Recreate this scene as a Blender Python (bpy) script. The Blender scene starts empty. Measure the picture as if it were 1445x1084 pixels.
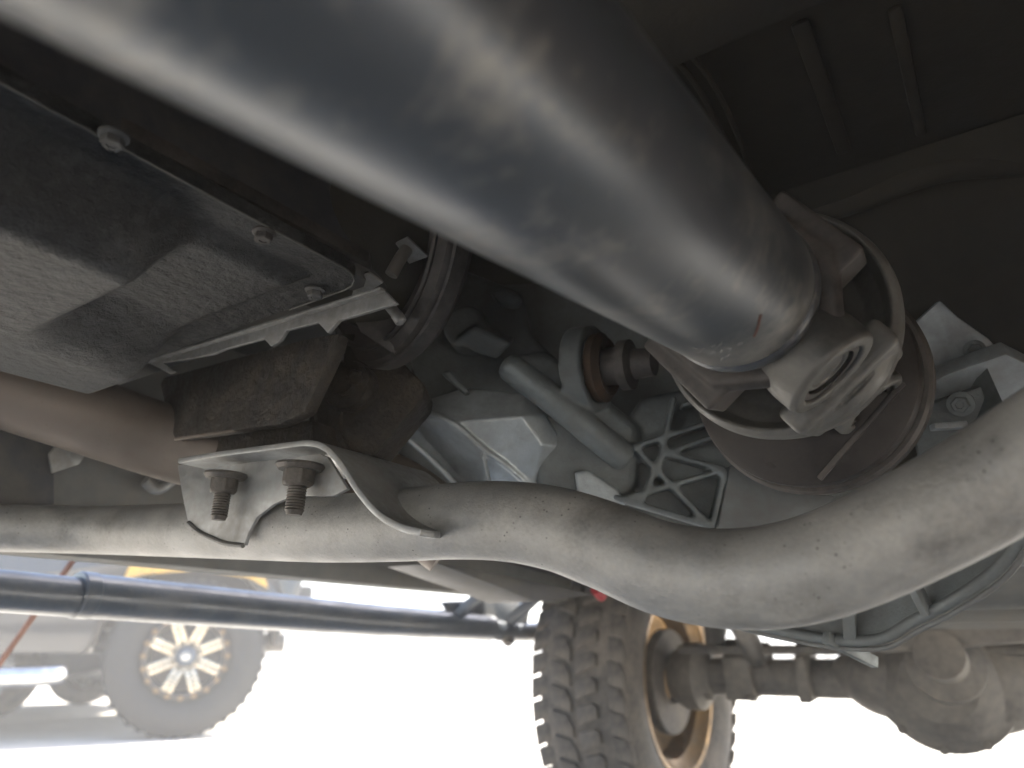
import bpy, bmesh, math, random
from mathutils import Vector, Matrix
random.seed(7)
R = math.radians
sc = bpy.context.scene

# ---------------------------------------------------------------- camera
# The car's own axes: +Y towards its front axle, +X to its right, ground at z = 0.
F_PX, TH, AZ = 1043.6, math.atan(370/1043.6), R(34.3)
CAM = Vector((0, 0, .5))
cam = bpy.data.cameras.new('camera'); cam_o = bpy.data.objects.new('camera', cam)
sc.collection.objects.link(cam_o); sc.camera = cam_o
cam_o.location = CAM; cam_o.rotation_euler = (math.pi/2 + TH, 0, AZ)
cam.lens = 26; cam.sensor_width = 36; cam.clip_start = .01; cam.clip_end = 2000
cam.dof.use_dof = True; cam.dof.focus_distance = .62; cam.dof.aperture_fstop = 4.6

# ---------------------------------------------------------------- light
SUN_EL, SUN_DIR = R(52), Vector((.35, .94))
world = bpy.data.worlds.new('World'); sc.world = world; world.use_nodes = True
nt = world.node_tree; bg = nt.nodes['Background']
sky = nt.nodes.new('ShaderNodeTexSky'); sky.sky_type = 'NISHITA'; sky.sun_disc = False
sky.sun_elevation = SUN_EL; sky.sun_rotation = math.atan2(SUN_DIR.x, SUN_DIR.y)
sky.air_density = 1.0; sky.dust_density = 2.0
nt.links.new(sky.outputs[0], bg.inputs[0]); bg.inputs[1].default_value = .12
sun = bpy.data.lights.new('sun', 'SUN'); sun.energy = 4.5; sun.angle = R(.5); sun.color = (1, .92, .79)
sun_o = bpy.data.objects.new('sun', sun); sc.collection.objects.link(sun_o)
sd = Vector((SUN_DIR.x, SUN_DIR.y, 0)).normalized()*math.cos(SUN_EL) + Vector((0, 0, math.sin(SUN_EL)))
sun_o.rotation_euler = sd.to_track_quat('Z', 'Y').to_euler(); sun_o.location = (5, 12, 15)
sc.view_settings.view_transform = 'Standard'; sc.view_settings.look = 'None'
sc.view_settings.exposure = 2.35; sc.view_settings.gamma = 1; sc.view_settings.use_curve_mapping = False
sc.cycles.max_bounces = 10; sc.cycles.diffuse_bounces = 6; sc.cycles.glossy_bounces = 5; sc.cycles.volume_bounces = 1
sc.cycles.use_denoising = True
sc.cycles.sample_clamp_indirect = 12

# ---------------------------------------------------------------- photograph pixel -> point on a real plane
def ray(px, py):
    x, u, w = px-722.5, 542-py, F_PX
    up = u*math.cos(TH)+w*math.sin(TH); fw = w*math.cos(TH)-u*math.sin(TH)
    return Vector((x*math.cos(AZ)-fw*math.sin(AZ), x*math.sin(AZ)+fw*math.cos(AZ), up))/F_PX
def PD(px, py, d): return CAM + ray(px, py)*d
def PX(px, py, c): r = ray(px, py); return CAM + r*(c/r.x)
def PY(px, py, c): r = ray(px, py); return CAM + r*(c/r.y)
def PZ(px, py, c): r = ray(px, py); return CAM + r*((c-.5)/r.z)
def PN(px, py, p0, n):
    r = ray(px, py); n = Vector(n); return CAM + r*((Vector(p0)-CAM).dot(n)/r.dot(n))

# ---------------------------------------------------------------- materials
def mat(name, col, rough=.5, metal=0., bump=.15, bscale=60., dirt=None, damt=.5, dscale=9., col2=None, cscale=20., spec=.5, drough=.9, speck=0., bdist=.0015, coat=0., grad=None):
    m = bpy.data.materials.new(name); m.use_nodes = True
    n, l = m.node_tree.nodes, m.node_tree.links
    b = n['Principled BSDF']
    tc = n.new('ShaderNodeTexCoord')
    def noise(s, det=6, r=.6):
        t = n.new('ShaderNodeTexNoise'); t.inputs['Scale'].default_value = s; t.inputs['Detail'].default_value = det
        t.inputs['Roughness'].default_value = r; l.new(tc.outputs['Object'], t.inputs['Vector']); return t.outputs[0]
    def ramp(src, a, c):
        t = n.new('ShaderNodeMapRange'); t.inputs[1].default_value = a; t.inputs[2].default_value = c
        l.new(src, t.inputs[0]); return t.outputs[0]
    def mix(f, a, c):
        t = n.new('ShaderNodeMix'); t.data_type = 'RGBA'
        if isinstance(f, float): t.inputs[0].default_value = f
        else: l.new(f, t.inputs[0])
        for k, v in ((6, a), (7, c)):
            if isinstance(v, tuple): t.inputs[k].default_value = (*v, 1)
            else: l.new(v, t.inputs[k])
        return t.outputs[2]
    c2 = col2 or tuple(x*.72 for x in col)
    colour = mix(ramp(noise(cscale), .35, .68), col, c2)
    rgh = n.new('ShaderNodeMapRange'); rgh.inputs[3].default_value = max(.05, rough-.08); rgh.inputs[4].default_value = min(1, rough+.12)
    l.new(noise(cscale*1.7), rgh.inputs[0]); rout = rgh.outputs[0]
    mout = None
    if dirt:
        # dust lies in blotches, broken up by a finer grain
        mm = n.new('ShaderNodeMath'); mm.operation = 'MULTIPLY_ADD'
        l.new(noise(dscale*11, 3), mm.inputs[0]); mm.inputs[1].default_value = .45; l.new(noise(dscale, 5), mm.inputs[2])
        if grad:     # dirt colour increases towards one end of the thing (axis, from, to, amount)
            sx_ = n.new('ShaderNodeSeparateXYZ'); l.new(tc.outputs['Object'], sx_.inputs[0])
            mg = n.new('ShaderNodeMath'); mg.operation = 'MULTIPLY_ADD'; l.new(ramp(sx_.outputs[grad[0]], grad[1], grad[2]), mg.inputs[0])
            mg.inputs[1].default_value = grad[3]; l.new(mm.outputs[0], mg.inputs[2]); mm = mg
        d = ramp(mm.outputs[0], .80-.5*damt, 1.30-.5*damt)
        colour = mix(d, colour, dirt)
        rm = n.new('ShaderNodeMix'); l.new(d, rm.inputs[0]); l.new(rout, rm.inputs[2]); rm.inputs[3].default_value = drough; rout = rm.outputs[0]
        if metal > 0:
            mr = n.new('ShaderNodeMapRange'); mr.inputs[3].default_value = metal; mr.inputs[4].default_value = metal*.15
            l.new(d, mr.inputs[0]); mout = mr.outputs[0]
    if speck:
        v = n.new('ShaderNodeTexVoronoi'); v.inputs['Scale'].default_value = 190; l.new(tc.outputs['Object'], v.inputs['Vector'])
        sp = ramp(v.outputs['Distance'], .16, .08)
        q = n.new('ShaderNodeMath'); q.operation = 'MULTIPLY'; l.new(sp, q.inputs[0]); l.new(ramp(noise(28), .50, .58), q.inputs[1])
        colour = mix(q.outputs[0], colour, tuple(x*(1-speck) for x in col))
    l.new(colour, b.inputs['Base Color']); l.new(rout, b.inputs['Roughness'])
    if mout: l.new(mout, b.inputs['Metallic'])
    else: b.inputs['Metallic'].default_value = metal
    b.inputs['Specular IOR Level'].default_value = spec
    b.inputs['Coat Weight'].default_value = coat
    if bump:
        bp = n.new('ShaderNodeBump'); bp.inputs['Strength'].default_value = bump; bp.inputs['Distance'].default_value = bdist
        l.new(noise(bscale, 8, .65), bp.inputs['Height']); l.new(bp.outputs[0], b.inputs['Normal'])
    return m
DUST = (.30, .27, .22)
M = {}
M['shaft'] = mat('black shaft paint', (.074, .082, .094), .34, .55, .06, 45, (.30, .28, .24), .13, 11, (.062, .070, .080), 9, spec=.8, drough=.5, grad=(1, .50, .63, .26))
M['forged'] = mat('dusty forged steel', (.085, .084, .080), .36, .4, .25, 140, (.165, .158, .14), .44, 16, bdist=.001)
M['forged_dark'] = mat('dark forged steel', (.035, .032, .03), .42, .4, .15, 120, (.11, .095, .085), .40, 14)
M['machined'] = mat('machined steel', (.22, .20, .185), .35, .8, .08, 200, (.14, .12, .10), .4, 14)
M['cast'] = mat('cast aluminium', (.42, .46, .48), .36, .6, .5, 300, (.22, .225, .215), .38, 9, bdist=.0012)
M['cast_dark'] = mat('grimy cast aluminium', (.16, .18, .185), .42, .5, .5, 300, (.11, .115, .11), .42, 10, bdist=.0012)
M['pipe'] = mat('dusty steel pipe', (.255, .255, .25), .36, .42, .6, 380, (.33, .32, .295), .50, 26, (.165, .16, .15), 20, speck=.85, drough=.62, bdist=.0010)
M['bracket'] = mat('galvanised bracket', (.36, .37, .37), .33, .65, .12, 200, (.22, .20, .17), .40, 14)
M['exhaust'] = mat('heat browned exhaust', (.175, .142, .118), .42, .45, .2, 140, (.16, .142, .12), .45, 7, (.115, .086, .068), 7, speck=.5)
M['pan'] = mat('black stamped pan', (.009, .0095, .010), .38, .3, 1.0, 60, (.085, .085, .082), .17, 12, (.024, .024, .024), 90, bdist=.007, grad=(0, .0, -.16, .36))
M['lip'] = mat('bare steel lip', (.33, .33, .32), .36, .7, .2, 150, (.12, .11, .10), .45, 16)
M['mount'] = mat('oily rusty bracket', (.017, .013, .010), .42, .3, 1.0, 90, (.062, .048, .032), .34, 30, (.007, .006, .005), 70, bdist=.005)
M['stud'] = mat('dark zinc stud', (.075, .068, .06), .45, .6, .25, 200, (.16, .14, .12), .45, 40)
M['bolt'] = mat('dull bolt steel', (.17, .16, .145), .4, .65, .2, 200, (.15, .13, .11), .42, 40)
M['brass'] = mat('bronze seal', (.085, .05, .028), .35, .7, .15, 90, (.04, .03, .022), .45, 20)
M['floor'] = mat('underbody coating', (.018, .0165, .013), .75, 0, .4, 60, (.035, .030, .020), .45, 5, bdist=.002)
M['sill'] = mat('grey sill paint', (.14, .145, .14), .55, .1, .15, 90, (.20, .18, .15), .45, 4)
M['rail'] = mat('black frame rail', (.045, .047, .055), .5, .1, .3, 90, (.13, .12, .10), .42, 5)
M['step'] = mat('black step powder coat', (.065, .080, .10), .30, .2, .10, 300, (.13, .13, .13), .28, 12, spec=.9, coat=.3)
M['axle'] = mat('dust and glare axle', (.07, .066, .062), .55, .2, .2, 60, (.24, .215, .18), .50, 5)  # dust colour lightened to stand in for pale lens glare
M['cast_mid'] = mat('dull cast aluminium', (.16, .175, .18), .45, .5, .3, 260, (.12, .115, .105), .45, 9, bdist=.0006)
M['clean_rubber'] = mat('dark clean tyre rubber', (.012, .012, .013), .6, 0, .2, 120)
M['flange'] = mat('dark brown flange', (.022, .018, .016), .34, .45, .12, 80, (.04, .034, .03), .32, 12)
M['rubber'] = mat('tyre rubber', (.028, .027, .027), .75, 0, .3, 120, (.17, .145, .12), .55, 7)
M['gold'] = mat('bronze rim', (.26, .155, .06), .32, .8, .1, 120, (.12, .09, .06), .45, 10)
M['rimdark'] = mat('dark alloy', (.05, .045, .04), .32, .6, .1, 120)
M['machface'] = mat('machined alloy face', (.62, .53, .40), .25, .85, .05, 200)
M['blackpaint'] = mat('black car paint', (.010, .011, .014), .15, 0, .02, 30, coat=.8)
M['chrome'] = mat('polished step tube', (.65, .65, .64), .12, 1, .02, 60)
M['whitepaint'] = mat('white car paint', (.78, .78, .76), .2, 0, 0, coat=.8)
M['silver'] = mat('silver car paint', (.48, .50, .52), .25, .6, 0, coat=.8)
M['glass'] = mat('tinted car glass', (.03, .035, .04), .05, 0, 0, spec=.9)
M['amber'] = mat('yellow spring paint and glow', (.55, .33, .04), .4, 0, .1, 60, (.10, .08, .04), .40, 14)  # spring paint, also colours the panel standing in for a yellow glow
M['red'] = mat('red bush', (.45, .03, .04), .45, 0, .1, 60)
M['rust'] = mat('rusty rod', (.16, .07, .045), .6, .3, .4, 200)
M['blue'] = mat('blue cap', (.05, .07, .10), .3, .4, 0)
M['concrete'] = mat('pale concrete', (.62, .60, .55), .9, 0, .35, 14, (.44, .41, .36), .42, .8, (.52, .50, .46), 3., bdist=.006)
M['wallpaint'] = mat('pale wall paint', (.72, .70, .66), .85, 0, .2, 8, (.5, .47, .42), .35, .6, bdist=.006)
M['redlens'] = mat('red lamp lens', (.5, .02, .02), .2, 0, 0)

# ---------------------------------------------------------------- mesh helpers
ORG = {}
def finish(bm, name, m, parent=None, bevel=0., angle=32, seg=2, at=None):
    if bevel:
        bmesh.ops.remove_doubles(bm, verts=bm.verts, dist=1e-5)
        ed = [e for e in bm.edges if len(e.link_faces) == 2 and e.calc_face_angle(0) > R(28)]
        if ed: bmesh.ops.bevel(bm, geom=ed, offset=bevel, segments=seg, affect='EDGES', clamp_overlap=True, profile=.5)
    bmesh.ops.recalc_face_normals(bm, faces=bm.faces)
    c = Vector(at) if at is not None else sum((v.co for v in bm.verts), Vector())/max(1, len(bm.verts))
    bmesh.ops.translate(bm, verts=bm.verts, vec=-c)
    me = bpy.data.meshes.new(name); bm.to_mesh(me); bm.free()
    me.polygons.foreach_set('use_smooth', [True]*len(me.polygons)); me.set_sharp_from_angle(angle=R(angle))
    me.materials.append(m if not isinstance(m, str) else M[m])
    o = bpy.data.objects.new(name, me); sc.collection.objects.link(o)
    if parent: o.parent = parent; o.location = c - ORG[parent.name]
    else: o.location = c
    ORG[o.name] = c
    return o
def thing(name, label, cat, loc, group=None):
    o = bpy.data.objects.new(name, None); sc.collection.objects.link(o); o.location = loc; o.empty_display_size = .05
    ORG[o.name] = Vector(loc); o['label'] = label; o['category'] = cat
    if group: o['group'] = group
    return o
def tag(o, label, cat, group=None):
    o['label'] = label; o['category'] = cat
    if group: o['group'] = group
    return o
def base_(o): return o.name.split('.')[0]
def copy_tree(o, parent=None):
    c = o.copy(); sc.collection.objects.link(c); c.parent = parent; ORG[c.name] = ORG[o.name]
    for ch in list(o.children): copy_tree(ch, c)
    return c
def add_prism(bm, poly, vec):
    vec = Vector(vec); a = [bm.verts.new(p) for p in poly]; b = [bm.verts.new(Vector(p)+vec) for p in poly]
    n = len(poly)
    try: bm.faces.new(a)
    except Exception: pass
    bm.faces.new(b[::-1])
    for i in range(n): bm.faces.new((a[i], b[i], b[(i+1) % n], a[(i+1) % n]))
def prism(name, poly, vec, m, parent=None, bevel=.0015, **k):
    bm = bmesh.new(); add_prism(bm, poly, vec); return finish(bm, name, m, parent, bevel, **k)
def add_box(bm, lo, hi):
    lo, hi = Vector(lo), Vector(hi)
    add_prism(bm, [(lo.x, lo.y, lo.z), (hi.x, lo.y, lo.z), (hi.x, hi.y, lo.z), (lo.x, hi.y, lo.z)], (0, 0, hi.z-lo.z))
def box(name, lo, hi, m, parent=None, bevel=.003, **k):
    bm = bmesh.new(); add_box(bm, lo, hi); return finish(bm, name, m, parent, bevel, **k)
def frame(d, up=(0, 0, 1)):
    d = Vector(d).normalized(); u = Vector(up)
    if abs(d.dot(u)) > .98: u = Vector((1, 0, 0))
    a = d.cross(u).normalized(); return d, a, a.cross(d).normalized()
def bar(name, p0, p1, w, h, m, parent=None, up=(0, 0, 1), bevel=.001, bmin=None):
    p0, p1 = Vector(p0), Vector(p1); d, a, b = frame(p1-p0, up)
    bm = bmin or bmesh.new()
    add_prism(bm, [p0+a*w/2+b*h/2, p0-a*w/2+b*h/2, p0-a*w/2-b*h/2, p0+a*w/2-b*h/2], p1-p0)
    if bmin is None: return finish(bm, name, m, parent, bevel)
def catmull(pts, n=8):
    P = [Vector(p) for p in pts]; P = [P[0]*2-P[1]]+P+[P[-1]*2-P[-2]]; out = []
    for i in range(1, len(P)-2):
        for k in range(n):
            t = k/n; a, b, c, d = P[i-1], P[i], P[i+1], P[i+2]
            out.append(.5*((2*b)+(c-a)*t+(2*a-5*b+4*c-d)*t*t+(3*b-a-3*c+d)*t**3))
    out.append(P[-2]); return out
def add_tube(bm, path, rad, seg=28, cap=True):
    n = len(path); rr = rad if isinstance(rad, list) else [rad]*n
    d, a, b = frame(path[1]-path[0]); rings = []
    for i, p in enumerate(path):
        t = (path[min(i+1, n-1)]-path[max(i-1, 0)]).normalized()
        a = (a-t*a.dot(t)).normalized(); b = t.cross(a)
        rings.append([bm.verts.new(p+(a*math.cos(2*math.pi*k/seg)+b*math.sin(2*math.pi*k/seg))*rr[i]) for k in range(seg)])
    for i in range(n-1):
        for k in range(seg):
            k2 = (k+1) % seg; bm.faces.new((rings[i][k], rings[i][k2], rings[i+1][k2], rings[i+1][k]))
    if cap: bm.faces.new(rings[0][::-1]); bm.faces.new(rings[-1])
def tube(name, pts, rad, m, parent=None, n=8, seg=28, smooth=True, bevel=0, **k):
    bm = bmesh.new(); path = catmull(pts, n) if smooth and len(pts) > 2 else [Vector(p) for p in pts]
    add_tube(bm, path, rad, seg); return finish(bm, name, m, parent, bevel, **k)
def add_lathe(bm, prof, c, axis, seg=48, closed=False, phase=0.):
    c = Vector(c); d, a, b = frame(axis); rings = []
    for r, h in prof:
        if r < 1e-6: rings.append([bm.verts.new(c+d*h)]*seg)
        else: rings.append([bm.verts.new(c+d*h+(a*math.cos(phase+2*math.pi*k/seg)+b*math.sin(phase+2*math.pi*k/seg))*r) for k in range(seg)])
    n = len(rings)
    for i in range(n if closed else n-1):
        A, B = rings[i], rings[(i+1) % n]
        for k in range(seg):
            k2 = (k+1) % seg; vs = []
            for v in (A[k], A[k2], B[k2], B[k]):
                if v not in vs: vs.append(v)
            if len(vs) > 2:
                try: bm.faces.new(vs)
                except ValueError: pass
def lathe(name, prof, c, axis, m, parent=None, seg=48, closed=False, phase=0., bevel=0, **k):
    bm = bmesh.new(); add_lathe(bm, prof, c, axis, seg, closed, phase); return finish(bm, name, m, parent, bevel, **k)
def bolt(name, c, axis, r, m='bolt', parent=None, stud=0., washer=1.45):
    """flanged hexagon head pointing along axis"""
    bm = bmesh.new(); add_lathe(bm, [(0, 0), (r*washer, 0), (r*washer, r*.22), (r*1.02, r*.4), (0, r*.4)], c, axis, 24)
    add_lathe(bm, [(0, r*.38), (r, r*.38), (r, r*1.0), (r*.86, r*1.14), (r*.5, r*1.14), (r*.45, r*1.02), (0, r*1.02)], c, axis, 6, phase=random.random())
    if stud: add_lathe(bm, [(0, r*1.0)]+[(r*(.60 if k % 2 else .54), r*1.1+stud*k/12) for k in range(12)]+[(r*.5, r*1.1+stud), (0, r*1.1+stud)], c, axis, 16)
    return finish(bm, name, m, parent)

def fuse(name, objs, m, parent, voxel=.002, it=6):
    """weld overlapping solids into one casting with rounded fillets"""
    bm = bmesh.new()
    for o in objs:
        n0 = len(bm.verts); bm.from_mesh(o.data); bm.verts.ensure_lookup_table()
        for v in bm.verts[n0:]: v.co += ORG[o.name]
        me = o.data; bpy.data.objects.remove(o); bpy.data.meshes.remove(me)
    o = finish(bm, name, m, parent)
    q = o.modifiers.new('weld', 'REMESH'); q.mode = 'VOXEL'; q.voxel_size = voxel; q.use_smooth_shade = True
    q = o.modifiers.new('fillet', 'SMOOTH'); q.factor = .5; q.iterations = it
    return o

# ================================================================ ground and haze
bm = bmesh.new(); S = 300
N = 60
g = [-S, -120, -60, -30]+[-16+i for i in range(33)]+[30, 60, 120, S]
vv = [[bm.verts.new((x, y, 0)) for y in g] for x in g]
for i in range(len(g)-1):
    for j in range(len(g)-1): bm.faces.new((vv[i][j], vv[i+1][j], vv[i+1][j+1], vv[i][j+1]))
ground = finish(bm, 'ground', 'concrete'); ground['kind'] = 'structure'
hz = box('glare_haze', (-45, -30, -1), (45, 60, 2.4), 'concrete', bevel=0); hz['kind'] = 'stuff'  # added air volume standing in for glare from the lens
hm = bpy.data.materials.new('pale glare veil'); hm.use_nodes = True; hm.node_tree.nodes.clear()
ou = hm.node_tree.nodes.new('ShaderNodeOutputMaterial'); pv = hm.node_tree.nodes.new('ShaderNodeVolumePrincipled')
pv.inputs['Color'].default_value = (.95, .95, .95, 1); pv.inputs['Density'].default_value = .022; pv.inputs['Anisotropy'].default_value = .3
hm.node_tree.links.new(pv.outputs[0], ou.inputs['Volume']); hz.data.materials[0] = hm

# ================================================================ underbody of the car overhead
body = thing('car_body', 'dark underbody, tunnel and grey sill of the car overhead', 'car body', (0, .5, .6))
FZ = .95
box('floor_panel', (-1.0, -2.2, FZ), (.95, 1.25, FZ+.02), 'floor', body)
bm = bmesh.new()   # raised stiffening beads pressed in the floor
for (a, b_, w) in (((1128, 30), (1192, 215), .014), ((1262, 10), (1300, 190), .010)):
    bar('', PZ(*a, FZ-.001), PZ(*b_, FZ-.000), w, .006, 'floor', bmin=bm)
finish(bm, 'floor_bead', 'floor', body, .004)
p = [PZ(880, 130, FZ-.03), PZ(1250, -28, FZ-.03), PZ(1100, -120, FZ-.03), PZ(800, 0, FZ-.03)]
prism('crossbrace', p, (0, 0, .028), 'floor', body, .006)
# transmission tunnel and bulkhead, curving down beyond the joint
prof = [(.70, .949), (.78, .93), (.85, .87), (.92, .80), (.97, .66), (.98, .60)]
bm = bmesh.new(); add_prism(bm, [Vector((-.30, y, z)) for y, z in prof]+[Vector((-.30, 1.2, .60)), Vector((-.30, 1.2, .949))], (1.2, 0, 0))
finish(bm, 'bulkhead', 'floor', body, .012)
tube('tunnel_lip', [PZ(1020, 335, .945), PZ(1190, 285, .945), PZ(1330, 235, .945), PZ(1500, 225, .945)], .016, 'floor', body)
bm = bmesh.new(); add_box(bm, (-1.05, -2.2, .606), (-1.0, 1.75, .975)); add_box(bm, (-.999, -2.2, .606), (-.96, .30, .62))
finish(bm, 'sill', 'sill', body, .006)
box('far_sill', (.93, -2.2, .603), (1.03, 1.7, .975), 'sill', body)
box('firewall', (-1.0, 1.13, .79), (1.0, 1.149, .948), 'floor', body)
box('engine_bay_floor', (-1.0, 1.15, .80), (1.0, 2.9, .82), 'floor', body)
prism('inner_wing', [PX(650, 700, -.80), Vector((-.80, 1.0, .95)), Vector((-.80, 2.9, .95)), Vector((-.80, 2.9, .80)), Vector((-.80, 1.5, .80))][1:], (.03, 0, 0), 'rail', body)
# a hanging body panel at far left and its small fixing tab
prism('body_mount_panel', [PX(-60, 560, -.97), PX(75, 590, -.97), PX(77, 712, -.97), PX(-60, 722, -.97)], (-.025, 0, 0), 'rail', body)
prism('fixing_tab', [PX(70, 640, -.965), PX(88, 620, -.965), PX(128, 632, -.965), PX(112, 655, -.965), PX(74, 668, -.965)], (-.006, 0, 0), 'bracket', body)
tube('sill_drain', [PX(205, 678, -.97), PX(222, 690, -.97), PX(250, 672, -.97)], .008, 'bracket', body)

# unseen brown box added at right: blocks light, puts brown reflection on the shaft
blocker = thing('light_blocker', 'added brown light blocker hanging unseen under the right side of the floor', 'light blocker', (.5, 0, .55))
M['blocker'] = mat('brown reflecting blocker', (.30, .17, .10), .6, .1, .3, 60, (.2, .15, .11), .45, 5)
prism('blocker_shell', [Vector((.28, -1.2, .94)), Vector((.28, -1.2, .56)), Vector((.34, -1.2, .50)), Vector((.86, -1.2, .50)), Vector((.88, -1.2, .94))], (0, 2.3, 0), 'blocker', blocker, .03)
for y in (-.8, .6): box('blocker_strap', (.27, y, .492), (.87, y+.04, .498), 'bracket', blocker, .001)

# brake line and clips along the floor
ln = [PZ(700, -150, FZ-.012), PZ(930, 60, FZ-.012), PZ(1000, 150, FZ-.012), PZ(1045, 262, FZ-.010), PZ(1060, 330, FZ+.002)]
tube('brake_line', ln, .0028, 'floor', body, seg=10)
tube('brake_line', [p+Vector((.012, .004, 0)) for p in ln], .0024, 'floor', body, seg=10)
for q in (): box('line_clip', PZ(*q, FZ-.013)-Vector((.008, .008, .006)), PZ(*q, FZ-.013)+Vector((.022, .010, .012)), 'rail', body, .002)
for q in (): lathe('floor_plug', [(.009, .004), (.009, 0), (.007, -.0012), (0, -.0012)], PZ(*q, FZ-.001), (0, 0, 1), 'floor', body, 20)

# chassis rail far ahead: fills between the pipe and the wheel
rail = thing('chassis_rail', 'dark chassis rail running forward above the side step', 'chassis rail', (-.7, 1.3, .66))
prism('web', [Vector((-.74, .95, .64)), Vector((-.74, 1.35, .615)), Vector((-.74, 2.0, .60)), Vector((-.74, 2.9, .60)), Vector((-.74, 2.9, .80)), Vector((-.74, .95, .80))], (.07, 0, 0), 'rail', rail, .008)
prism('body_bracket', [PX(545, 800, -.82), PX(640, 815, -.82), PX(780, 842, -.82), PX(690, 852, -.82), PX(640, 833, -.82)], (.10, 0, 0), 'rail', rail)

# front crossmember / bumper beam closing the view ahead of the axle
fb = thing('front_bumper', 'pale front bumper beam seen beyond the axle', 'bumper', (0, 2.75, .6))
prism('beam', [Vector((-.9, 2.62, .585)), Vector((-.9, 2.62, 1.0)), Vector((-.9, 2.8, 1.0)), Vector((-.9, 2.8, .62))], (1.8, 0, 0), 'axle', fb, .02)
prism('air_dam', [Vector((-.42, 2.60, .50)), Vector((-.42, 2.60, .60)), Vector((-.42, 2.615, .60)), Vector((-.42, 2.615, .50))], (1.2, 0, 0), 'rail', fb, .003)

# engine sump and exhaust cross-over, low and blurred on the right
en = thing('engine_sump', 'grey engine sump low behind the bent steel pipe', 'engine sump', (0, 1.5, .55))
prism('sump_body', [Vector((-.42, 1.15, .60)), Vector((-.42, 1.25, .545)), Vector((-.42, 1.75, .545)), Vector((-.42, 1.85, .62)), Vector((-.42, 1.85, .8)), Vector((-.42, 1.15, .8))], (.75, 0, 0), 'sill', en, .02)
for i in range(4):
    y = 1.22+i*.15; bar('cooling_fin', (-.40, y, .538), (.32, y, .538), .012, .016, 'sill', en)

# ================================================================ driveshaft (runs exactly along the car)
AXP, DIR = Vector((-.134, -.022, .669)), Vector((0, .9916, .1291))
def ax(y): return AXP + DIR*((y-AXP.y)/DIR.y)
ds = thing('driveshaft', 'thick black dust-speckled driveshaft tube ending in a double cardan joint', 'driveshaft', ax(.2))
RS = .055
bm = bmesh.new(); pr = []
y0, y1 = -.75, .462
for i in range(41): pr.append((RS, (y0+(y1-y0)*i/40)/DIR.y))
base = AXP - DIR*(AXP.y/DIR.y)
add_lathe(bm, [(0, pr[0][1])]+pr+[(RS*.985, pr[-1][1]+.004), (RS*.97, pr[-1][1]+.005)], base, DIR, 96)
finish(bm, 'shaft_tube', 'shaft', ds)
h = .462/DIR.y
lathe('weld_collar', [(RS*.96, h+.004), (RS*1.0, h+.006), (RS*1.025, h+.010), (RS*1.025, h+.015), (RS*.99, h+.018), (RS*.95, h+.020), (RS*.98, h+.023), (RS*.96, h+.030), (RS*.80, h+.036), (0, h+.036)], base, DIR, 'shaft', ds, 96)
def on_shaft(px, py, lift=.0002):
    """where the line of sight meets the tube"""
    d = ray(px, py).normalized(); o = CAM-AXP; dp = d-DIR*d.dot(DIR); op = o-DIR*o.dot(DIR)
    a, b_, c = dp.dot(dp), 2*dp.dot(op), op.dot(op)-RS*RS
    p = CAM+d*((-b_-math.sqrt(max(0, b_*b_-4*a*c)))/(2*a)); ctr = AXP+DIR*((p-AXP).dot(DIR))
    return ctr+(p-ctr).normalized()*(RS+lift)
tube('rust_scratch', [on_shaft(*q) for q in ((1064, 474), (1069, 462), (1071, 452), (1073, 444))], .0009, 'rust', ds, seg=8)
rs_ = random.Random(4)
bm = bmesh.new()
for k in range(34):
    x, y = rs_.gauss(1015, 32), rs_.gauss(485, 12); ln_ = rs_.uniform(2, 7); an = rs_.gauss(-.35, .35)
    add_tube(bm, [on_shaft(x, y, 0), on_shaft(x+ln_*math.cos(an), y+ln_*math.sin(an), 0)], rs_.uniform(.00012, .00035), 5)
o_ = finish(bm, 'fine_scratches', 'lip', ds); o_['kind'] = 'stuff'
# tube yoke: faceted boss with two ears
h2 = h+.030
lathe('tube_yoke', [(0, h2), (.066, h2), (.071, h2+.006), (.066, h2+.030), (.045, h2+.046), (0, h2+.046)], base, DIR, 'forged_dark', ds, 8, phase=.3, bevel=.002)
DD, DA, DB = frame(DIR)                       # DA = world +X, DB = up
def rad(phi): return DA*math.cos(R(phi)) + DB*math.sin(R(phi))
def at(y, r, phi): return ax(y) + rad(phi)*r
PHI = -53
def ear(name, phi, ya, yb, r0, r1, w, m, parent, yend=None):
    u = rad(phi); t = DD.cross(u).normalized(); bm = bmesh.new()
    # rounded paddle: from the boss out to a half-round end about the cup axis
    prof = []
    yc = (yb+ya)/2 if yend is None else yend
    for k in range(13):
        a = math.pi*k/12 - math.pi/2
        prof.append((yc+math.cos(a)*w, math.sin(a)*w))
    poly = [ax(ya)+t*w*1.15]+[ax(y)+t*(-s) for y, s in prof]+[ax(ya)-t*w*1.15]
    poly = [p+u*r0 for p in poly]
    add_prism(bm, poly, u*(r1-r0)); return finish(bm, name, m, parent, .003)
for s in (90, -90): ear('yoke_ear', PHI+s, .495, .53, .028, .076, .033, 'forged_dark', ds, .532)
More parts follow.
